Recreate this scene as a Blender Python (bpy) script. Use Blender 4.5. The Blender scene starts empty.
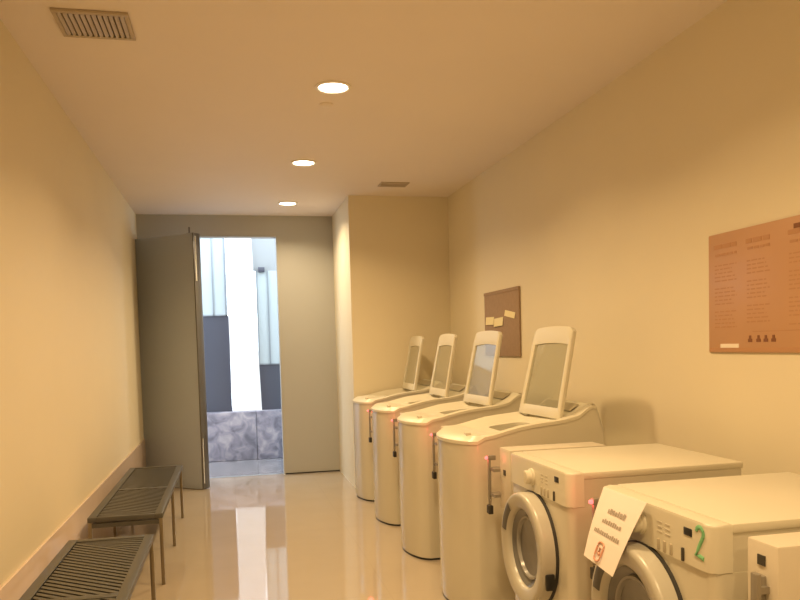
import bpy, bmesh, math, random
from math import sin, cos, pi, radians
from mathutils import Vector, Matrix
random.seed(7)
S = bpy.context.scene
COL = S.collection

# ------------------------------------------------------------------ camera
YAW, PITCH, ROLL, FPX, PY = radians(12.519), radians(-3.0), radians(1.55), 760.0, 385.24
CAM_H = 1.35
F = Vector((sin(YAW)*cos(PITCH), cos(YAW)*cos(PITCH), sin(PITCH)))
R = Vector((cos(YAW), -sin(YAW), 0.0)); U = R.cross(F)
R2 = R*cos(ROLL) - U*sin(ROLL); U2 = R*sin(ROLL) + U*cos(ROLL)
cd = bpy.data.cameras.new('camera'); cam = bpy.data.objects.new('camera', cd); COL.objects.link(cam)
m = Matrix.Identity(4)
for i in range(3):
    m[i][0] = R2[i]; m[i][1] = U2[i]; m[i][2] = -F[i]
m[2][3] = CAM_H
cam.matrix_world = m
cd.sensor_fit = 'HORIZONTAL'; cd.sensor_width = 36.0; cd.lens = 36.0*FPX/800.0
cd.shift_x = 0.0; cd.shift_y = (PY-300.0)/800.0
cd.clip_start = 0.02
S.camera = cam

# ------------------------------------------------------------------ world, exposure
w = bpy.data.worlds.new('daylight'); S.world = w; w.use_nodes = True
bg = w.node_tree.nodes['Background']
bg.inputs['Color'].default_value = (0.80, 0.90, 1.0, 1); bg.inputs['Strength'].default_value = 4.6
S.view_settings.view_transform = 'Standard'; S.view_settings.look = 'None'
S.view_settings.exposure = 0.0; S.view_settings.gamma = 1.0
S.view_settings.use_curve_mapping = False
LAMP_W = 23.8
LAMP_COL = (1.0, 0.68, 0.335)
LAMP_SPREAD = radians(142)

# ------------------------------------------------------------------ materials
def mat(name, col, rough=0.5, metal=0.0, noise=0.0, nscale=8.0, bump=0.0, bscale=60.0, spec=0.5, coat=0.0, emit=None, es=0.0):
    M = bpy.data.materials.new(name); M.use_nodes = True
    nt = M.node_tree; b = nt.nodes['Principled BSDF']
    b.inputs['Base Color'].default_value = (*col, 1); b.inputs['Roughness'].default_value = rough
    b.inputs['Metallic'].default_value = metal; b.inputs['Specular IOR Level'].default_value = spec
    b.inputs['Coat Weight'].default_value = coat; b.inputs['Coat Roughness'].default_value = 0.06
    tc = nt.nodes.new('ShaderNodeTexCoord')
    if noise > 0:
        n = nt.nodes.new('ShaderNodeTexNoise'); n.inputs['Scale'].default_value = nscale; n.inputs['Detail'].default_value = 5
        r = nt.nodes.new('ShaderNodeValToRGB')
        r.color_ramp.elements[0].position = 0.3; r.color_ramp.elements[1].position = 0.7
        r.color_ramp.elements[0].color = (*[c*(1-noise) for c in col], 1)
        r.color_ramp.elements[1].color = (*[min(1, c*(1+noise)) for c in col], 1)
        nt.links.new(tc.outputs['Object'], n.inputs['Vector']); nt.links.new(n.outputs['Fac'], r.inputs['Fac'])
        nt.links.new(r.outputs['Color'], b.inputs['Base Color'])
    if bump > 0:
        n2 = nt.nodes.new('ShaderNodeTexNoise'); n2.inputs['Scale'].default_value = bscale; n2.inputs['Detail'].default_value = 3
        bp = nt.nodes.new('ShaderNodeBump'); bp.inputs['Strength'].default_value = bump; bp.inputs['Distance'].default_value = 0.002
        nt.links.new(tc.outputs['Object'], n2.inputs['Vector']); nt.links.new(n2.outputs['Fac'], bp.inputs['Height'])
        nt.links.new(bp.outputs['Normal'], b.inputs['Normal'])
    if emit:
        b.inputs['Emission Color'].default_value = (*emit, 1); b.inputs['Emission Strength'].default_value = es
    return M

def floor_mat(name, col, tile, rough, noise, grout):
    M = mat(name, col, rough, spec=.95)
    nt = M.node_tree; b = nt.nodes['Principled BSDF']
    tc = nt.nodes.new('ShaderNodeTexCoord')
    br = nt.nodes.new('ShaderNodeTexBrick'); br.offset = 0.0
    br.inputs['Scale'].default_value = 1.0; br.inputs['Brick Width'].default_value = tile; br.inputs['Row Height'].default_value = tile
    br.inputs['Mortar Size'].default_value = 0.0022
    br.inputs['Color1'].default_value = (*col, 1); br.inputs['Color2'].default_value = (*[c*0.985 for c in col], 1)
    br.inputs['Mortar'].default_value = (*[c*grout for c in col], 1)
    n = nt.nodes.new('ShaderNodeTexNoise'); n.inputs['Scale'].default_value = 3.0; n.inputs['Detail'].default_value = 8
    r = nt.nodes.new('ShaderNodeValToRGB')
    r.color_ramp.elements[0].position = .3; r.color_ramp.elements[1].position = .7
    r.color_ramp.elements[0].color = (1-noise, 1-noise, 1-noise, 1)
    mx = nt.nodes.new('ShaderNodeMixRGB'); mx.blend_type = 'MULTIPLY'; mx.inputs[0].default_value = 1.0
    L = nt.links.new
    L(tc.outputs['Object'], br.inputs['Vector']); L(tc.outputs['Object'], n.inputs['Vector'])
    L(n.outputs['Fac'], r.inputs['Fac']); L(br.outputs['Color'], mx.inputs[1]); L(r.outputs['Color'], mx.inputs[2])
    L(mx.outputs[0], b.inputs['Base Color'])
    return M

def stone_mat():
    M = mat('mottled_stone', (.3, .3, .34), 0.35)
    nt = M.node_tree; b = nt.nodes['Principled BSDF']; tc = nt.nodes.new('ShaderNodeTexCoord')
    n = nt.nodes.new('ShaderNodeTexNoise'); n.inputs['Scale'].default_value = 7.0; n.inputs['Detail'].default_value = 9
    n.inputs['Distortion'].default_value = 0.8
    r = nt.nodes.new('ShaderNodeValToRGB')
    e = r.color_ramp.elements; e[0].position = .33; e[1].position = .68
    e[0].color = (.15, .15, .19, 1); e[1].color = (.44, .41, .45, 1)
    k = e.new(.5); k.color = (.27, .26, .32, 1)
    nt.links.new(tc.outputs['Object'], n.inputs['Vector']); nt.links.new(n.outputs['Fac'], r.inputs['Fac'])
    nt.links.new(r.outputs['Color'], b.inputs['Base Color'])
    return M

def glass_mat(name, tint, alpha):
    """see-through pane: transparent tint mixed with a grey body and a clear reflection"""
    M = bpy.data.materials.new(name); M.use_nodes = True; nt = M.node_tree
    for n in list(nt.nodes): nt.nodes.remove(n)
    o = nt.nodes.new('ShaderNodeOutputMaterial'); t = nt.nodes.new('ShaderNodeBsdfTransparent')
    d = nt.nodes.new('ShaderNodeBsdfDiffuse'); g = nt.nodes.new('ShaderNodeBsdfGlossy'); fr = nt.nodes.new('ShaderNodeFresnel')
    a = nt.nodes.new('ShaderNodeMixShader'); c = nt.nodes.new('ShaderNodeMixShader')
    t.inputs['Color'].default_value = (*tint, 1); d.inputs['Color'].default_value = (.62, .62, .54, 1)
    g.inputs['Roughness'].default_value = 0.03; fr.inputs['IOR'].default_value = 1.9
    a.inputs[0].default_value = alpha
    L = nt.links.new
    ge = nt.nodes.new('ShaderNodeNewGeometry'); mu = nt.nodes.new('ShaderNodeMath'); mu.operation = 'SUBTRACT'; mu.use_clamp = True
    L(fr.outputs[0], mu.inputs[0]); L(ge.outputs['Backfacing'], mu.inputs[1])      # only the outer faces mirror
    L(t.outputs[0], a.inputs[1]); L(d.outputs[0], a.inputs[2]); L(mu.outputs[0], c.inputs[0])
    L(a.outputs[0], c.inputs[1]); L(g.outputs[0], c.inputs[2]); L(c.outputs[0], o.inputs['Surface'])
    return M

M = {}
M['wall'] = mat('cream_wall_paint', (.80, .725, .545), .6, noise=.012, nscale=2.0, bump=.12, bscale=140)
M['ceil'] = mat('ceiling_paint', (.85, .77, .71), .7, noise=.01, nscale=2.0, bump=.08, bscale=120)
M['far'] = mat('shade_toned_wall_paint', (.44, .43, .385), .55, noise=.012, nscale=2.0, bump=.1, bscale=140)  # wall tone darkened and greyed to carry the far end's shade and daylight
M['dado'] = mat('polished_dado_tile', (.74, .60, .50), .2, noise=.04, nscale=4.0)
M['floor'] = floor_mat('polished_cream_tile', (.46, .39, .30), 0.8, .045, .05, .93)
M['floor_out'] = floor_mat('polished_grey_tile', (.27, .262, .275), 0.6, .08, .2, .7)
M['stone'] = stone_mat()
M['frosted'] = mat('pale_blue_panel', (.47, .54, .57), .3)
M['greyp'] = mat('slate_panel', (.075, .08, .105), .35)
M['midgrey'] = mat('pale_grey_render', (.33, .35, .36), .5)
M['col'] = mat('white_column_paint', (.90, .90, .92), .4)
M['mull'] = mat('grey_mullion', (.30, .34, .38), .4, metal=.3)
M['enamel'] = mat('white_enamel', (.64, .605, .49), .25, noise=.006, nscale=1.5, coat=.6)
M['plastic'] = mat('ivory_plastic', (.685, .65, .525), .35, noise=.006, nscale=2.0)
M['door_ring'] = mat('pale_grey_plastic', (.48, .455, .38), .3)
M['black'] = mat('black_plastic', (.012, .012, .012), .4)
M['seal'] = mat('dark_rubber', (.03, .028, .025), .6)
M['bowl'] = mat('smoked_door_glass', (.15, .147, .14), .12, coat=.3)
M['handle'] = mat('dark_grey_handle_plastic', (.10, .095, .085), .4)
M['bowl_rim'] = mat('grey_door_trim', (.30, .29, .27), .25)
M['drum'] = mat('drum_steel', (.45, .44, .42), .3, metal=.9)
M['glass'] = glass_mat('lid_glass', (.88, .88, .82), .2)
M['button'] = mat('grey_button', (.44, .39, .29), .4)
M['faint'] = mat('faint_print', (.57, .53, .44), .45)
M['box'] = mat('box_enamel', (.66, .60, .49), .35)
M['slotm'] = mat('dark_slot_plastic', (.05, .045, .035), .5)  # dark brown plastic of the card slots and start button
M['bar'] = mat('lock_bar_steel', (.30, .27, .22), .4, metal=.4)
M['brass'] = mat('dark_padlock_body', (.045, .04, .03), .4, metal=.4)
M['shackle'] = mat('padlock_shackle_steel', (.45, .42, .36), .25, metal=1)
M['led'] = mat('red_indicator', (.6, .05, .05), .4, emit=(1.0, .22, .2), es=1.6)
M['paper'] = mat('white_paper', (.84, .76, .70), .7, noise=.01)
M['ink'] = mat('grey_ink', (.42, .36, .30), .8)
M['redink'] = mat('red_ink', (.70, .36, .25), .7)
M['green'] = mat('green_marker', (.20, .50, .24), .6)
M['board'] = mat('orange_brown_board', (.55, .31, .165), .35, noise=.03, nscale=3.0)
M['boardink'] = mat('brown_print', (.49, .26, .13), .5)
M['boarddark'] = mat('dark_brown_print', (.22, .085, .035), .5)
M['label'] = mat('white_label', (.90, .80, .68), .6)
M['cork'] = mat('brown_pinboard', (.36, .25, .17), .8, noise=.06, nscale=30, bump=.2, bscale=200)
M['note'] = mat('yellow_note_paper', (.86, .76, .46), .7)
M['steel'] = mat('bench_frame_steel', (.10, .098, .088), .45, metal=.2)
M['slat'] = mat('bench_slat_coating', (.085, .082, .072), .4)
M['tray'] = mat('bench_tray_dark', (.022, .021, .018), .6)
M['legs'] = mat('bench_leg_steel', (.28, .24, .17), .3, metal=.8)
M['vent'] = mat('vent_slat_paint', (.50, .42, .32), .5)
M['ventd'] = mat('vent_dark_backing', (.20, .15, .11), .8)
M['trim'] = mat('white_trim', (.85, .80, .70), .4)
M['lamp'] = mat('lamp_diffuser', (1, 1, 1), .5, emit=(1.0, .88, .66), es=14.0)
M['leaf'] = mat('door_leaf_paint', (.39, .43, .48), .5, noise=.015, nscale=2.0)
M['leafedge'] = mat('door_edge_metal', (.16, .155, .15), .3, metal=.6)
M['glint'] = mat('edge_glint_steel', (.85, .85, .85), .15, metal=.9)  # bright metal for the reflections modelled on the door edge

# ------------------------------------------------------------------ mesh helpers
def box(bm, a, b, bev=0.0, seg=2):
    v = [bm.verts.new((x, y, z)) for x in (a[0], b[0]) for y in (a[1], b[1]) for z in (a[2], b[2])]
    fs = [(0,1,3,2),(4,6,7,5),(0,4,5,1),(2,3,7,6),(0,2,6,4),(1,5,7,3)]
    fc = [bm.faces.new([v[i] for i in f]) for f in fs]
    if bev > 0:
        es = list({e for f in fc for e in f.edges})
        bmesh.ops.bevel(bm, geom=es, offset=bev, segments=seg, affect='EDGES', profile=.5)
    return v

def tube(bm, pts, r, n=8, closed=False):
    pts = [Vector(p) for p in pts]; rings = []; N = len(pts)
    for i, p in enumerate(pts):
        if closed: d = pts[(i+1) % N] - pts[i-1]
        else: d = pts[min(i+1, N-1)] - pts[max(i-1, 0)]
        d.normalize(); a = Vector((0,0,1)) if abs(d.z) < .9 else Vector((1,0,0))
        s = d.cross(a).normalized(); t = s.cross(d)
        rings.append([bm.verts.new(p + s*(r*cos(2*pi*k/n)) + t*(r*sin(2*pi*k/n))) for k in range(n)])
    M_ = N if closed else N-1
    for i in range(M_):
        A, B = rings[i], rings[(i+1) % N]
        for k in range(n): bm.faces.new((A[k], A[(k+1)%n], B[(k+1)%n], B[k]))
    if not closed:
        bm.faces.new(rings[0]); bm.faces.new(rings[-1][::-1])

def lathe(bm, prof, origin, axis, n=48, a0=0.0, a1=2*pi):
    """prof: (radius, distance along axis); axis '-x' or 'z'"""
    full = abs(a1-a0-2*pi) < 1e-6; rings = []
    steps = n if full else n+1
    for r, h in prof:
        ring = []
        for k in range(steps):
            a = a0 + (a1-a0)*k/n
            if axis == '-x': p = (origin[0]-h, origin[1]+r*cos(a), origin[2]+r*sin(a))
            else: p = (origin[0]+r*cos(a), origin[1]+r*sin(a), origin[2]+h)
            ring.append(bm.verts.new(p))
        rings.append(ring)
    for i in range(len(rings)-1):
        for k in range(steps if full else n):
            bm.faces.new((rings[i][k], rings[i][(k+1)%steps], rings[i+1][(k+1)%steps], rings[i+1][k]))
    return rings

def link(name, bm, material, parent=None, smooth=None, loc=None):
    bmesh.ops.remove_doubles(bm, verts=bm.verts, dist=1e-6)
    bmesh.ops.recalc_face_normals(bm, faces=bm.faces)
    me = bpy.data.meshes.new(name); bm.to_mesh(me); bm.free()
    me.materials.append(M[material] if isinstance(material, str) else material)
    o = bpy.data.objects.new(name, me); COL.objects.link(o)
    if smooth:
        me.shade_smooth()
        me.set_sharp_from_angle(angle=radians(smooth))
    if parent: o.parent = parent
    if loc: o.location = loc
    return o

def bmn(): return bmesh.new()
def boxes(name, lst, material, parent=None, bev=0.0):
    bm = bmn()
    for a, b in lst: box(bm, a, b, bev)
    return link(name, bm, material, parent, smooth=35 if bev else None)

def struct(o, label=None):
    o['kind'] = 'structure'
    if label: o['label'] = label
    return o
def tag(o, label, cat, group=None):
    o['label'] = label; o['category'] = cat
    if group: o['group'] = group
    return o
def thing(name, label, cat, loc, group=None, rz=0.0):
    o = bpy.data.objects.new(name, None); COL.objects.link(o); o.location = loc; o.rotation_euler = (0, 0, rz)
    o.empty_display_size = .1
    return tag(o, label, cat, group)
def dup(root, loc, label):
    r = root.copy(); COL.objects.link(r); r.location = loc; r['label'] = label
    for ch in list(root.children):
        c = ch.copy(); COL.objects.link(c); c.parent = r
        for g in list(ch.children):
            d = g.copy(); COL.objects.link(d); d.parent = c
    return r

# ------------------------------------------------------------------ room shell
XL, XR, YB, YF, HC = -0.88, 2.08, -2.2, 8.18, 2.75
PXF, PYF = 1.12, 7.05                # corner block: its left side and its front
DL, DR, DH = XL, 0.53, 2.54          # doorway
T = .12
struct(boxes('floor', [((XL-T, YB-T, -.12), (XR+T, YF+.06, 0))], 'floor'))
struct(boxes('ceiling', [((XL-T, YB-T, HC), (XR+T, YF+T, HC+.15))], 'ceil'))
struct(boxes('wall_left', [((XL-T, YB-T, 0), (XL, YF+T, HC))], 'wall'))
struct(boxes('wall_right', [((XR, YB-T, 0), (XR+T, YF+T, HC))], 'wall'))
struct(boxes('wall_back', [((XL, YB-T, 0), (XR, YB, HC))], 'wall'))
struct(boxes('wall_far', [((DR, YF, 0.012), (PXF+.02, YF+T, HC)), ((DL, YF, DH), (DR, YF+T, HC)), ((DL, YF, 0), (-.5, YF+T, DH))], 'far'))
struct(boxes('wall_corner', [((PXF, PYF, 0), (XR, YF+T, HC))], 'wall'))
struct(boxes('baseboard_left', [((XL, YB, 0), (XL+.012, YF, .48))], 'dado', bev=.002))
struct(boxes('gap_shade_far', [((DR+.004, YF-.004, 0), (PXF, YF+.02, .014))], 'seal'))  # dark strip standing in for the shaded gap below the far wall
struct(boxes('trim_1', [((DR-.012, YF-.006, 0), (DR, YF+T+.004, DH)), ((DL, YF-.004, DH-.012), (DR, YF+T+.004, DH))], 'far'))

# the open door leaf, hinged at the left wall and swung into the room
ang = math.atan2(7.64-8.10, -.245-(-.855)); LW = .752; LT = .09; LH = 2.475
dr = bpy.data.objects.new('door_1', None); COL.objects.link(dr); dr.location = (-.855, 8.10, 0); dr.rotation_euler = (0, 0, ang)
struct(dr)
boxes('door_leaf', [((0, -LT, .005), (LW, 0, LH))], 'leaf', dr, bev=.002)
boxes('edge_strip', [((LW, -LT-.004, .008), (LW+.012, .004, LH+.005))], 'leafedge', dr, bev=.002)
boxes('edge_glint_upper', [((LW+.012, -LT+.006, 2.02), (LW+.016, -LT+.026, 2.45))], 'glint', dr)  # bright strip added as the sunlit reflection high on the door edge
boxes('edge_glint_lower', [((LW+.012, -LT+.006, .06), (LW+.016, -LT+.02, .50))], 'glint', dr)  # second added strip, the reflection low on the same edge
bm = bmn(); tube(bm, [(LW-.02, -LT-.02, LH), (LW-.02, -LT-.02, DH-.01)], .008); box(bm, (LW-.05, -LT-.03, LH+.005), (LW, -LT, LH+.005))
link('pivot_fitting', bm, 'leafedge', dr)

# ------------------------------------------------------------------ outside the door
struct(boxes('floor', [((-4, YF+.06, -.12), (5, 13, -.001))], 'floor_out'))
struct(boxes('trim_2', [((DL, YF+.05, -.02), (DR, YF+.10, .002))], 'mull'))
st = boxes('stone_plinth', [((-2.6, 9.43, 0), (.28, 10.3, .592)), ((.284, 9.435, 0), (3.2, 10.3, .592))], 'stone', bev=.006)
tag(st, 'low plinth of mottled grey violet stone seen through the doorway', 'plinth')
YW = 9.62
bm = bmn()
vs = [(-.012, YW-.22, 3.4), (.285, YW-.22, 3.4), (.36, YW-.22, .592), (.005, YW-.22, .592)]
f0 = [bm.verts.new(p) for p in vs]; f1 = [bm.verts.new((x, y+.3, z)) for x, y, z in vs]
# column stands on the plinth, its right side tapering upward
for v in f0: v.co.y = YW-.05
bm.faces.new(f0[::-1]); bm.faces.new(f1)
for k in range(4): bm.faces.new((f0[k], f0[(k+1)%4], f1[(k+1)%4], f1[k]))
tag(link('column', bm, 'col'), 'bright white column standing on the stone plinth beyond the doorway', 'column')
def window_panel(name, x0, x1, z0, z1, mullions):
    p = struct(boxes(name, [((x0, YW, z0), (x1, YW+.06, z1))], 'frosted'))
    boxes('window_frame', [((q-.008, YW-.012, z0), (q+.008, YW, z1)) for q in mullions] + [((x0, YW-.012, z0), (x1, YW, z0+.015))], 'mull', p)
    return p
window_panel('window_1', -1.6, -.012, 1.77, 3.4, (-.55, -.178, -.03))
window_panel('window_2', .345, 1.4, 1.155, 2.32, (.352, .488, .64, .8))
struct(boxes('wall_outside', [((-1.6, YW, .592), (-.0, YW+.06, 1.77)), ((.34, YW, .592), (1.4, YW+.06, 1.155))], 'greyp'))
struct(boxes('wall_outside_upper', [((.28, YW, 2.32), (1.4, YW+.06, 3.4))], 'midgrey'))
lm = boxes('light_fitting', [((.375, YW-.05, 2.30), (.455, YW, 2.36))], 'greyp', bev=.006)
tag(lm, 'small dark wall fitting above the window strips beyond the doorway', 'wall fitting')

# ------------------------------------------------------------------ ceiling fittings
def downlight(y, label):
    t = thing('downlight', label, 'ceiling light', (.595, y, HC), 'round recessed downlights in one row')
    bm = bmn(); lathe(bm, [(.098, 0), (.098, -.006), (.084, -.010), (.078, -.006), (.078, -.001)], (0, 0, 0), 'z', 40)
    link('trim_ring', bm, 'trim', t, smooth=40)
    bm = bmn(); r = lathe(bm, [(.078, -.004), (.04, -.006), (.002, -.0065)], (0, 0, 0), 'z', 40); bm.faces.new(r[-1])
    link('lamp', bm, 'lamp', t, smooth=40)
    return t
def lamp_light(t, energy=LAMP_W, color=LAMP_COL):
    ld = bpy.data.lights.new('downlight_beam', 'AREA'); ld.shape = 'DISK'; ld.size = .18; ld.energy = energy
    ld.color = color; ld.spread = LAMP_SPREAD
    o = bpy.data.objects.new('beam', ld); COL.objects.link(o); o.parent = t; o.location = (0, 0, -.014)
d0 = downlight(4.14, 'bright round ceiling downlight nearest the camera, largest of the three')
ds = [d0, dup(d0, (.595, 5.83, HC), 'round ceiling downlight in the middle of the row of three'),
      dup(d0, (.595, 7.46, HC), 'smallest round ceiling downlight, closest to the doorway')]
for y in (2.45, .76, -.93):
    ds.append(dup(d0, (.595, y, HC), 'round ceiling downlight above or behind the camera, out of view'))
for i, d in enumerate(ds):
    if i == 2: lamp_light(d, LAMP_W*.7, (1.0, .77, .48))     # the far lamp is paler and weaker
    else: lamp_light(d)

t = thing('air_vent', 'slatted square air vent in the ceiling at the left', 'vent', (-.508, 3.50, HC))
boxes('backing', [((-.135, -.115, -.004), (.135, .115, 0))], 'ventd', t)
boxes('frame', [((-.15, -.135, -.012), (.15, -.112, 0)), ((-.15, .112, -.012), (.15, .135, 0)), ((-.15, -.112, -.012), (-.132, .112, 0)), ((.132, -.112, -.012), (.15, .112, 0))], 'vent', t, bev=.002)
bm = bmn()
for k in range(12):
    x = -.122 + k*.0222
    v = box(bm, (x-.007, -.112, -.011), (x+.007, .112, -.007))
    for q in v: q.co.z += (q.co.x - x)*.45
link('slats', bm, 'vent', t)
t = thing('slot_vent', 'narrow flush slot vent in the ceiling above the corner block', 'vent', (1.44, 6.53, HC))
boxes('frame', [((-.125, -.085, -.008), (.125, -.06, 0)), ((-.125, .06, -.008), (.125, .085, 0)), ((-.125, -.06, -.008), (-.11, .06, 0)), ((.11, -.06, -.008), (.125, .06, 0))], 'vent', t, bev=.002)
boxes('slats', [((-.11, -.055+.022*k, -.006), (.11, -.043+.022*k, -.003)) for k in range(6)], 'vent', t)
boxes('backing', [((-.112, -.062, -.002), (.112, .062, 0))], 'ventd', t)
bm = bmn(); r = lathe(bm, [(.04, 0), (.04, -.006), (.036, -.009), (.001, -.010)], (.595, 4.44, HC), 'z', 28); bm.faces.new(r[-1])
tag(link('sprinkler_cap', bm, 'ceil', smooth=40), 'small flush round cap in the ceiling just beyond the brightest downlight', 'sprinkler')

# ------------------------------------------------------------------ top-loading washers
WH, BOW, WD = .275, .08, .79
def front_x(y):
    q = min(1.0, abs(y)/WH); return BOW*q*q + .035*q**14
PROF = [(0, .872), (.012, .884), (.03, .891), (.09, .898), (.18, .917), (.28, .936), (.39, .947), (.52, .956), (.63, .975), (.70, 1.02), (.73, 1.028), (.75, 1.018), (.77, .955), (.79, .90)]
def prof(d):
    for (a, za), (b, zb) in zip(PROF, PROF[1:]):
        if d <= b: return za + (zb-za)*max(0, d-a)/(b-a)
    return PROF[-1][1]
def ztop(x, y):
    fx = front_x(y); d = (x-fx)*WD/(WD-fx) if fx < WD else x
    return prof(d)
DS = (.15, .2, .26, .33, .40, .47, .53, .58, .63, .66, .69, .71, .73, .75, .77)
def outline(grow=0.0, nf=26):
    pts = []
    h = WH+grow
    for i in range(nf+1):
        y = h*sin(pi*(i/nf-.5)*1.0); pts.append((front_x(y*WH/h)-grow, y))
    for d in DS: 
        fx = front_x(WH); pts.append((d, h))
    pts.append((WD, h))
    for k in range(1, 8): pts.append((WD, h*(1-2*k/8)))
    pts.append((WD, -h))
    for d in DS[::-1]:
        fx = front_x(WH); pts.append((d, -h))
    return pts
def washer(loc, label):
    t = thing('top_loading_washer', label, 'washing machine', loc, 'row of top-loading washers with raised lids')
    OUT = outline()
    # cabinet: side walls following the bowed outline
    bm = bmn(); rings = []
    for zz in (.014, .06, .3, .6, .85, None):
        rings.append([bm.verts.new((x + (.006 if zz == .014 else 0), y, zz if zz is not None else ztop(x, y)-.018)) for x, y in OUT])
    n = len(OUT)
    for a, b in zip(rings, rings[1:]):
        for k in range(n): bm.faces.new((a[k], a[(k+1)%n], b[(k+1)%n], b[k]))
    bm.faces.new(rings[0][::-1])
    link('cabinet', bm, 'enamel', t, smooth=30)
    bm = bmn(); lo = [bm.verts.new((x*.985+.008, y*.98, 0)) for x, y in OUT]; hi = [bm.verts.new((x*.985+.008, y*.98, .018)) for x, y in OUT]
    for k in range(n): bm.faces.new((lo[k], lo[(k+1)%n], hi[(k+1)%n], hi[k]))
    bm.faces.new(lo[::-1]); bm.faces.new(hi)
    link('base', bm, 'black', t)
    # moulded top cover with the loading opening
    OG = outline(.004); cx, ax, ay = .40, .105, .13
    inner = []
    for x, y in OG:
        a = math.atan2(y/.275, (x-.36)/.36); ca, sa = cos(a), sin(a); e = .45
        inner.append((cx + ax*math.copysign(abs(ca)**e, ca), ay*math.copysign(abs(sa)**e, sa)))
    bm = bmn(); rings = [[bm.verts.new((x, y, ztop(max(x, 0), y)-.022)) for x, y in OG]]
    K = 9
    for j in range(K+1):
        u = j/K; ring = []
        for (x0, y0), (x1, y1) in zip(OG, inner):
            x = x0+(x1-x0)*u; y = y0+(y1-y0)*u
            yy = max(-WH, min(WH, y))
            z = ztop(max(x, 0), yy) - .046*min(1, max(0, u-.08)/.6)*max(0, min(1, (x-.10)/.12))*max(0, min(1, (.60-x)/.1))
            if j == 0: z -= .006
            ring.append(bm.verts.new((x, y, z)))
        rings.append(ring)
    rings.append([bm.verts.new((cx+(x-cx)*.985, y*.985, .858)) for x, y in inner])
    for a, b in zip(rings, rings[1:]):
        for k in range(n): bm.faces.new((a[k], a[(k+1)%n], b[(k+1)%n], b[k]))
    link('top_cover', bm, 'plastic', t, smooth=35)
    bm = bmn(); r = lathe(bm, [(.102, .85), (.10, .84), (.10, .8), (.14, .6), (.14, .5), (.05, .49), (.045, .62), (.03, .64), (.001, .645)], (cx, 0, 0), 'z', 40)
    link('drum', bm, 'drum', t, smooth=40)
    bm = bmn()
    a = [bm.verts.new((cx+(x-cx)*.984, y*.984, .859)) for x, y in inner]; b = [bm.verts.new((cx+.102*(x-cx)/math.hypot(x-cx, y), .102*y/math.hypot(x-cx, y), .85)) for x, y in inner]
    for k in range(n): bm.faces.new((a[k], a[(k+1)%n], b[(k+1)%n], b[k]))
    link('tub_ring', bm, 'door_ring', t, smooth=40)
    bm = bmn()
    box(bm, (.075, -.215, .885), (.10, -.165, .905), .004); link('dispenser_latch', bm, 'plastic', t, smooth=40)
    bm = bmn()
    v = box(bm, (.64, -.2, .986), (.69, .2, .990))
    for q in v: q.co.z += (q.co.x-.64)*.64
    link('control_panel', bm, 'button', t)
    # open lid: frame and see-through window, leaning back
    lid = bpy.data.objects.new('lid', None)
    W, Hh, th = .24, .49, .026
    def P(u, v, d):
        return (v*sin(radians(12.5)) + d*cos(radians(12.5)), u, v*cos(radians(12.5)) - d*sin(radians(12.5)))
    outer, inn = [], []
    NB, NS, NT = 10, 12, 16
    def outer_w(v): return W*(1-.09*v)
    for k in range(NB): u = -W + 2*W*k/NB; outer.append((u, 0)); inn.append((u*.84, .055))
    for k in range(NS): v = k/NS; outer.append((outer_w(v), (Hh-.03)*v)); inn.append((.84*outer_w(v*.8), .055+.335*v))
    for k in range(NT):
        q = 1-2*k/NT; e = 1-abs(q)**22
        outer.append((outer_w(1)*q, Hh-.03+.012*(1-q*q)+.018*e)); inn.append((.84*outer_w(.8)*q, .39+.010*(1-q*q)))
    for k in range(NS): v = 1-k/NS; outer.append((-outer_w(v), (Hh-.03)*v)); inn.append((-.84*outer_w(v*.8), .055+.335*v))
    bm = bmn(); m_ = len(outer)
    def loop(pts, d, sc=1.0): return [bm.verts.new(P(u*sc, v, d)) for u, v in pts]
    mid = [((a[0]*.55+b[0]*.45), (a[1]*.55+b[1]*.45)) for a, b in zip(outer, inn)]
    L = [loop(outer, .004), loop([(u*.985, v) for u, v in outer], 0), loop(mid, -.004), loop(inn, .003), loop(inn, th-.006), loop(mid, th), loop([(u*.985, v) for u, v in outer], th-.002), loop(outer, th-.008)]
    for i in range(len(L)):
        a, b = L[i], L[(i+1) % len(L)]
        for k in range(m_): bm.faces.new((a[k], a[(k+1)%m_], b[(k+1)%m_], b[k]))
    lf = link('lid', bm, 'plastic', t, smooth=40, loc=(.545, 0, .952))
    bm = bmn()
    a = [bm.verts.new(P(u*1.01, v, .010)) for u, v in inn]; b = [bm.verts.new(P(u*1.01, v, .014)) for u, v in inn]
    bm.faces.new(a); bm.faces.new(b[::-1])
    for k in range(m_): bm.faces.new((a[k], a[(k+1)%m_], b[(k+1)%m_], b[k]))
    link('lid_window', bm, 'glass', lf)
    for y in (-.17, .17):
        bm = bmn(); tube(bm, [(.012, y-.03, .0), (.012, y+.03, .0)], .011, 10)
        link('hinge', bm, 'door_ring', lf, smooth=40)
    bpy.data.objects.remove(lid)
    return t
WX = 1.06
WY = [3.83, 4.82, 5.77, 6.71]
w0 = washer((WX, WY[0], 0), 'top-loading washer nearest the camera, its raised lid in front of bare wall')
w1 = dup(w0, (WX, WY[1], 0), 'top-loading washer whose raised lid window mirrors the bright doorway')
w2 = dup(w0, (WX, WY[2], 0), 'second top-loading washer from the far end of the row')
w3 = dup(w0, (WX, WY[3], 0), 'farthest top-loading washer, beside the corner block')
for t, dz, dx, lean in ((w0, 3.6, 0, 0), (w1, 2.6, -.025, -1.0), (w2, 0, -.03, -1.0), (w3, 0, -.045, -1.5)):                 # the raised lids do not stand quite square
    for c in t.children:
        if c.name.startswith('lid'): c.rotation_euler = (0, radians(lean), radians(dz)); c.location.x += dx

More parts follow.
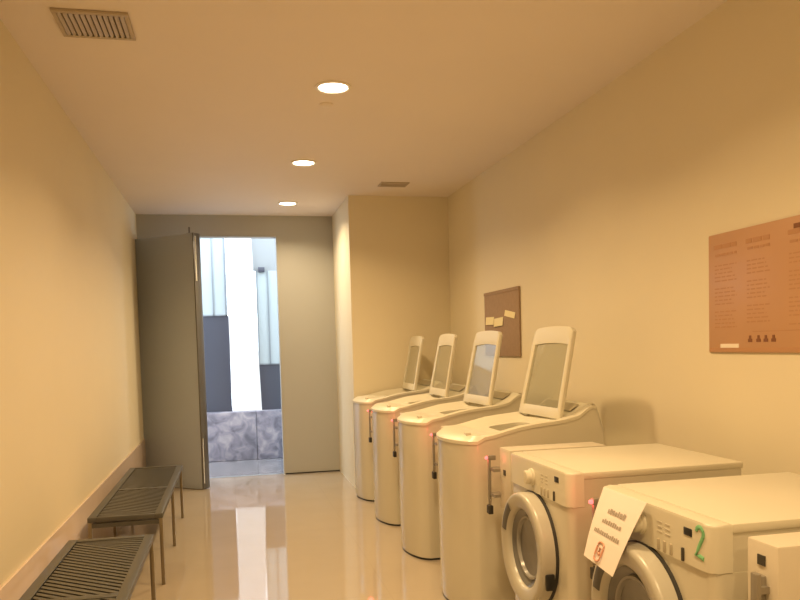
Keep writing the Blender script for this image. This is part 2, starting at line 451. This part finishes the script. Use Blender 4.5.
# ------------------------------------------------------------------ front-loading machines
FW, FD, FH = .29, .70, .88
def rounded(x0, x1, hw, r, ns=7):
    pts = []
    for k in range(ns+1):
        a = pi/2*k/ns; pts.append((x0+r-r*sin(a), -hw+r-r*cos(a)))
    pts = pts[::-1] if False else pts
    a = [(x1, -hw)] + pts + [(x, -y) for x, y in pts[::-1]] + [(x1, hw)]
    return a
def prism(bm, pts, z0, z1, bev=0.0):
    lo = [bm.verts.new((x, y, z0)) for x, y in pts]; hi = [bm.verts.new((x, y, z1)) for x, y in pts]; n = len(pts)
    for k in range(n): bm.faces.new((lo[k], lo[(k+1)%n], hi[(k+1)%n], hi[k]))
    bm.faces.new(lo[::-1]); f = bm.faces.new(hi)
    if bev: bmesh.ops.bevel(bm, geom=list(f.edges), offset=bev, segments=3, affect='EDGES', profile=.5)
def front_loader(loc, label):
    t = thing('front_loading_washer', label, 'washing machine', loc, 'front-loading washers along the right wall')
    bm = bmn(); prism(bm, rounded(.006, FD, FW, .032), .03, .755); link('cabinet', bm, 'enamel', t, smooth=35)
    bm = bmn(); prism(bm, rounded(.022, FD-.02, FW-.02, .04), 0, .032); link('base', bm, 'black', t)
    bm = bmn(); prism(bm, rounded(0, .062, FW+.002, .032), .757, FH, .008); link('control_panel', bm, 'plastic', t, smooth=35)
    bm = bmn(); prism(bm, [(.02, -FW+.002), (.02, FW-.002), (FD, FW), (FD, -FW)], .75, .858); link('upper_side', bm, 'enamel', t)
    bm = bmn(); box(bm, (.060, -FW-.004, .856), (FD+.008, FW+.003, FH+.001), .006); link('top_panel', bm, 'plastic', t, smooth=35)
    # door
    dc = (0, 0.03, .535)
    bm = bmn(); lathe(bm, [(.224, -.008), (.224, .004), (.219, .006)], dc, '-x', 64); link('door_seal', bm, 'seal', t, smooth=40)
    bm = bmn(); lathe(bm, [(.220, 0), (.220, .044), (.217, .055), (.210, .060), (.201, .0605), (.166, .0555), (.157, .048), (.153, .030), (.151, 0)], dc, '-x', 72)
    d = link('door', bm, 'door_ring', t, smooth=40)
    bm = bmn(); r = lathe(bm, [(.153, .034), (.147, .028), (.13, .018), (.10, .012), (.05, .009), (.002, .008)], dc, '-x', 56); bm.faces.new(r[-1])
    link('door_glass', bm, 'bowl', d, smooth=40)
    bm = bmn(); lathe(bm, [(.126, .015), (.123, .026), (.115, .026), (.110, .013)], dc, '-x', 56); link('glass_rim', bm, 'bowl_rim', d, smooth=40)
    bm = bmn(); lathe(bm, [(.204, .0600), (.198, .0625), (.170, .0585), (.160, .049)], dc, '-x', 14, radians(12), radians(52)); link('door_handle', bm, 'handle', d, smooth=40)
    boxes('hinge', [((-.046, -.196, .43), (-.012, -.180, .49))], 'black', d, bev=.004)
    # controls on the fascia
    kc = (0, .04, .815)
    bm = bmn(); r = lathe(bm, [(.034, -.002), (.034, .006), (.028, .010), (.027, .028), (.024, .031), (.001, .031)], kc, '-x', 32); bm.faces.new(r[-1]); box(bm, (-.034, .037, .795), (-.030, .043, .835))
    link('dial', bm, 'plastic', t, smooth=40)
    boxes('display', [((-.002, -.213, .832), (.004, -.175, .854))], 'black', t, bev=.003)
    for k, y in enumerate((-.055, -.085, -.117)):
        boxes('button', [((-.004, y-.005, .760), (.004, y+.005, .792))], 'button', t, bev=.002)
    boxes('button', [((-.005, -.178, .760), (.004, -.168, .796))], 'slotm', t, bev=.002)['label'] = 'dark start button'
    boxes('indicator_print', [((-.0012, y-.012, z-.002), (.002, y+.012, z+.002)) for y in (-.06, -.10) for z in (.812, .826, .840)], 'faint', t)
    return t
FX = 1.15
f0 = front_loader((FX, 1.95, 0), 'front-loading washer with the tilted paper notice and green digit')
dup(f0, (FX, 2.77, 0), 'front-loading washer between the notice-bearing machine and the top-loaders')
# handwritten green 2 on the nearer machine
bm = bmn(); g = []
for k in range(13): a = radians(165-200*k/12); g.append((.016*cos(a), .015*sin(a)+.022))
g += [(.006, .004), (-.006, -.014), (-.018, -.032), (0, -.031), (.018, -.034)]
tube(bm, [(-.0005, -.246-u*.95, .826+v*1.1) for u, v in g], .0062, 8)
for q in bm.verts: q.co.x = -.0008 + (q.co.x+.0005)*.35
two = link('number_mark', bm, 'green', f0, smooth=60); two['label'] = 'green handwritten 2'

# ------------------------------------------------------------------ payment boxes and padlocks
LED_W = .22
def payment_box(loc, label, far=-.06, width=.135, led=True):
    # the origin lies below the lock bar; the housing begins behind it
    t = thing('payment_box', label, 'payment box', loc, 'payment boxes between the machines')
    fx = .03; n0, n1 = far-width, far
    boxes('housing', [((fx, n0, .585), (.50, n1, .868))], 'box', t, bev=.006)
    boxes('stand', [((fx+.06, n0+.02, 0), (.44, n1-.02, .587))], 'box', t)
    sy = (n0+n1)/2
    boxes('card_slot', [((fx-.003, sy-.013, .745 if led else .812), (fx+.01, sy+.013, .77 if led else .836))], 'slotm', t)
    top = .80
    bm = bmn(); box(bm, (-.006, -.009, .60), (.006, .009, top), .002)
    for z in (.64, .76):
        if led: box(bm, (.0, -.068, z-.007), (.05, .004, z+.007)) ; 
        else: box(bm, (.0, -.006, z-.008), (fx+.004, .006, z+.008))
    link('lock_bar', bm, 'bar', t, smooth=35)
    if led:
        boxes('lamp_holder', [((-.008, -.011, top), (.03, .011, top+.022))], 'bar', t, bev=.002)
        bm = bmn(); r = lathe(bm, [(.008, 0), (.008, .006), (.006, .011), (.001, .013)], (0, 0, 0), '-x', 16); bm.faces.new(r[-1])
        link('indicator_lamp', bm, 'led', t, smooth=40, loc=(-.008, 0, top+.011))
        ld = bpy.data.lights.new('indicator_glow', 'POINT'); ld.energy = LED_W; ld.color = (1, .07, .07); ld.shadow_soft_size = .022
        o = bpy.data.objects.new('glow', ld); COL.objects.link(o); o.parent = t; o.location = (-.03, .03, top+.012)
    else:
        boxes('lock_plate', [((fx-.012, .006, .40), (fx+.004, .048, .79))], 'bar', t, bev=.004)
    return t
def padlock(loc, label, s=1.0):
    t = thing('padlock', label, 'padlock', loc, 'dark padlocks hanging on the lock bars')
    boxes('body', [((-.010*s, -.018*s, -.052*s), (.010*s, .018*s, -.014*s))], 'brass', t, bev=.004)
    bm = bmn(); pts = [(0, -.011*s, -.016*s)] + [(0, -.011*s*cos(a), .006*s+.011*s*sin(a)) for a in [pi*k/8 for k in range(9)]] + [(0, .011*s, -.016*s)]
    tube(bm, pts, .0028*s, 8); link('shackle', bm, 'shackle', t, smooth=60)
    return t
BX = 1.17
BXY = [(1.17, 3.38), (1.17, 4.385), (1.135, 5.35), (1.12, 6.25)]
pl = ['payment box beside the nearest top-loading washer, on its camera side',
      'payment box showing between the nearest top-loader and the mirror-lidded one',
      'payment box on the camera side of the second washer from the far end',
      'payment box on the camera side of the farthest top-loader']
kl = ['padlock on the lock bar beside the nearest top-loading washer', 'padlock on the lock bar of the washer with the mirroring lid',
      'padlock on the lock bar of the second farthest top-loader', 'smallest padlock, on the lock bar of the farthest top-loader']
for i in range(4):
    payment_box((*BXY[i], 0), pl[i])
    padlock((*BXY[i], .602), kl[i], 1.1)
payment_box((BX, 2.318, 0), 'payment box between the two front-loading machines, with a red light', -.03, .04)
padlock((BX, 2.318, .602), 'padlock hanging beneath the tilted paper notice', 1.1)
payment_box((BX, 1.515, 0), 'payment box with grey lock plate at the right edge of the view', .075, .108, led=False)

# ------------------------------------------------------------------ tilted paper notice on the nearest machine
t = thing('paper_notice', 'white paper notice hung askew on the front-loader, red symbol at its foot', 'notice', (1.105, 2.128, .885))
NWd, NHt = .235, .265
TL, TR, BR, BL = (Vector(q)-Vector((1.105, 2.128, .885)) for q in ((1.140, 2.193, .885), (1.140, 1.938, .884), (1.05, 1.973, .669), (1.05, 2.155, .684)))
def NP(u, v, d=0):
    a, b = u/NWd, v/NHt
    q = (TL*(1-a)+TR*a)*(1-b) + (BL*(1-a)+BR*a)*b
    return (q.x-d, q.y, q.z-d*.4)
def npatch(bm, u0, v0, u1, v1, d, sk=0.0):
    bm.faces.new([bm.verts.new(NP(u+sk, v, d)) for u, v in ((u0, v0), (u1, v0), (u1, v1), (u0, v1))])
bm = bmn()
g = [[[bm.verts.new(NP(NWd*i/6, NHt*j/6, d + .006*sin(pi*j/6))) for i in range(7)] for j in range(7)] for d in (0, .0012)]
for k in (0, 1):
    for j in range(6):
        for i in range(6): bm.faces.new((g[k][j][i], g[k][j][i+1], g[k][j+1][i+1], g[k][j+1][i]))
for i in range(6):
    bm.faces.new((g[0][0][i], g[0][0][i+1], g[1][0][i+1], g[1][0][i])); bm.faces.new((g[0][6][i], g[0][6][i+1], g[1][6][i+1], g[1][6][i]))
    bm.faces.new((g[0][i][0], g[0][i+1][0], g[1][i+1][0], g[1][i][0])); bm.faces.new((g[0][i][6], g[0][i+1][6], g[1][i+1][6], g[1][i][6]))
link('sheet', bm, 'paper', t)
bm = bmn()
def scribble(v, u0, u1, hgt, n, seed):
    rr = random.Random(seed); u = u0
    while u < u1:
        wd = hgt*rr.uniform(.35, .75); e = min(u+wd, u1)
        h0 = hgt*rr.uniform(.0, .35)
        npatch(bm, u, v+h0, e, v+hgt, .0085)
        u = e + hgt*.18
scribble(.055, .075, .175, .020, 7, 1); scribble(.097, .06, .18, .017, 9, 2); scribble(.140, .030, .195, .016, 14, 3)
link('print', bm, 'ink', t)
bm = bmn()
def NQ(u, v): return NP(u, v, .009)
tube(bm, [NQ(.105+.021*math.copysign(abs(cos(a))**.6, cos(a)), .212+.033*math.copysign(abs(sin(a))**.6, sin(a))) for a in [2*pi*k/24 for k in range(24)]], .0028, 6, closed=True)
tube(bm, [NQ(.105, .198), NQ(.105, .214), NQ(.112, .222)], .0045, 6)
link('symbol', bm, 'redink', t, smooth=60)

# ------------------------------------------------------------------ boards on the right wall
def wall_rows(bm, y_left, y_right, z, h, seed, wmin=.015, wmax=.05, gap=.012, d=.0125):
    rr = random.Random(seed); y = y_left
    while y > y_right:
        e = max(y - rr.uniform(wmin, wmax), y_right)
        box(bm, (XR-d, e, z-h/2), (XR-d+.003, y, z+h/2)); y = e-gap
t = thing('notice_board', 'large orange-brown printed notice board on the right wall', 'notice board', (XR-.001, 2.37, 1.282))
BY0, BY1, BZ0, BZ1 = 2.99, 1.75, 1.282, 1.792
def hmesh(): return bmn()
bm = bmn(); box(bm, (XR-.011, BY1, BZ0), (XR-.001, BY0, BZ1), .004); link('panel', bm, 'board', t, smooth=35)
bm = bmn()
box(bm, (XR-.0116, BY1+.01, BZ0+.006), (XR-.010, BY0-.008, BZ0+.020)); link('lower_edge', bm, 'boardink', t)
bm = bmn()
for k, (a, b) in enumerate(((2.95, 2.80), (2.74, 2.60), (2.50, 2.30), (2.22, 1.98), (1.92, 1.80))):
    wall_rows(bm, a, b, 1.735, .018, 20+k, .03, .06, .008)
    wall_rows(bm, a-.01, b+.0, 1.705 if k % 2 else 1.70, .010, 40+k, .02, .05, .008)
    for r in range(17):
        z = 1.655 - r*.0165
        if (r+k) % 6 == 5: continue
        wall_rows(bm, a-.005, b + .02*((r*7+k*3) % 4)/2, z, .0055, 100+k*31+r, .012, .04, .008, .0115)
box(bm, (XR-.0118, 2.30, 1.366), (XR-.010, 2.70, 1.369))
link('print', bm, 'boardink', t)
bm = bmn(); wall_rows(bm, 2.47, 2.27, 1.755, .018, 77, .03, .05, .008); link('heading', bm, 'boarddark', t)
boxes('label_sticker', [((XR-.0135, 2.785, 1.302), (XR-.010, 2.905, 1.319))], 'label', t)['label'] = 'white label strip'
for k, y in enumerate((2.715, 2.665, 2.622, 2.578)):
    bm = bmn()
    box(bm, (XR-.013, y-.012, 1.325), (XR-.010, y+.012, 1.338)); box(bm, (XR-.013, y-.006, 1.338), (XR-.010, y+.006, 1.352))
    link('pictogram', bm, 'boarddark', t)
for c in t.children: c.location = -t.location    # meshes above were drawn in room coordinates
t = thing('pinboard', 'small brown pinboard on the right wall above the top-loaders', 'pinboard', (XR-.001, 5.62, 1.245))
boxes('panel', [((XR-.016, 5.235, 1.245), (XR-.001, 6.0, 1.758))], 'cork', t, bev=.003)
bm = bmn(); box(bm, (XR-.02, 5.235, 1.735), (XR-.014, 5.998, 1.758)); link('edge_strip', bm, 'cork', t)
for c in t.children: c.location = -t.location    # meshes above were drawn in room coordinates
def note(y, z, wy, hz, rot, lab):
    bm = bmn(); box(bm, (-.002, -wy/2, -hz/2), (0, wy/2, hz/2))
    v0 = [v for v in bm.verts if v.co.z < 0]
    for v in v0: v.co.x -= .006
    o = link('paper_note', bm, 'note', None, loc=(XR-.0165, y, z)); o.rotation_euler = (radians(rot), 0, 0)
    tag(o, lab, 'paper note', 'pale paper notes on the small pinboard')
note(5.86, 1.527, .19, .062, 1, 'pale yellow note at the left edge of the small pinboard')
note(5.66, 1.512, .20, .066, -2, 'lowest pale note, in the middle of the small pinboard')
note(5.41, 1.562, .21, .045, 8, 'thin tilted pale note on the right half of the small pinboard')

# ------------------------------------------------------------------ benches
def bench(loc, length, leg_y, label):
    t = thing('bench', label, 'bench', loc, 'metal benches along the left wall')
    W = .205; zt = .42
    boxes('frame', [((-W, 0, zt-.028), (-W+.045, length, zt)), ((W-.045, 0, zt-.028), (W, length, zt)),
                    ((-W+.045, 0, zt-.028), (W-.045, .02, zt)), ((-W+.045, length-.045, zt-.028), (W-.045, length, zt))], 'steel', t, bev=.003)
    bm = bmn()
    for y in leg_y[1:-1]: box(bm, (-W+.045, y-.022, zt-.03), (W-.045, y+.022, zt-.002), .002)
    link('cross_bar', bm, 'steel', t, smooth=35)
    bm = bmn(); p = .044; n = int((length-.06)/p); sk = -.26
    for k in range(n+12):
        y = .02 + p*(k-5)
        def cl(q): return max(.018, min(length-.043, q))
        a, b = y-sk/2, y+sk/2
        ya0, ya1, yb0, yb1 = cl(a), cl(a+p*.62), cl(b), cl(b+p*.62)
        if ya1-ya0 < 1e-4 and yb1-yb0 < 1e-4: continue
        v = [(-W+.045, ya0), (W-.045, yb0), (W-.045, yb1), (-W+.045, ya1)]
        lo = [bm.verts.new((x, q, zt-.016)) for x, q in v]; hi = [bm.verts.new((x, q, zt-.006)) for x, q in v]
        bm.faces.new(lo[::-1]); bm.faces.new(hi)
        for i in range(4): bm.faces.new((lo[i], lo[(i+1)%4], hi[(i+1)%4], hi[i]))
    link('slatted_seat', bm, 'slat', t)
    boxes('under_tray', [((-W+.03, .02, zt-.034), (W-.03, length-.02, zt-.030))], 'tray', t)
    for y in leg_y:
        for x in (-W+.012, W-.012):
            boxes('leg', [((x-.010, y-.010, 0), (x+.010, y+.010, zt-.027))], 'legs', t, bev=.002)
        boxes('stretcher', [((-W+.022, y-.008, zt-.06), (W-.022, y+.008, zt-.035))], 'steel', t)
    return t
bench((-.62, 4.545, 0), 1.90, (.012, .90, 1.80), 'farther metal bench, nearer the doorway, whole in view')
bench((-.62, 2.10, 0), 1.94, (.1, .97, 1.90), 'nearer metal bench with visible diagonal slats, cut off by the frame')
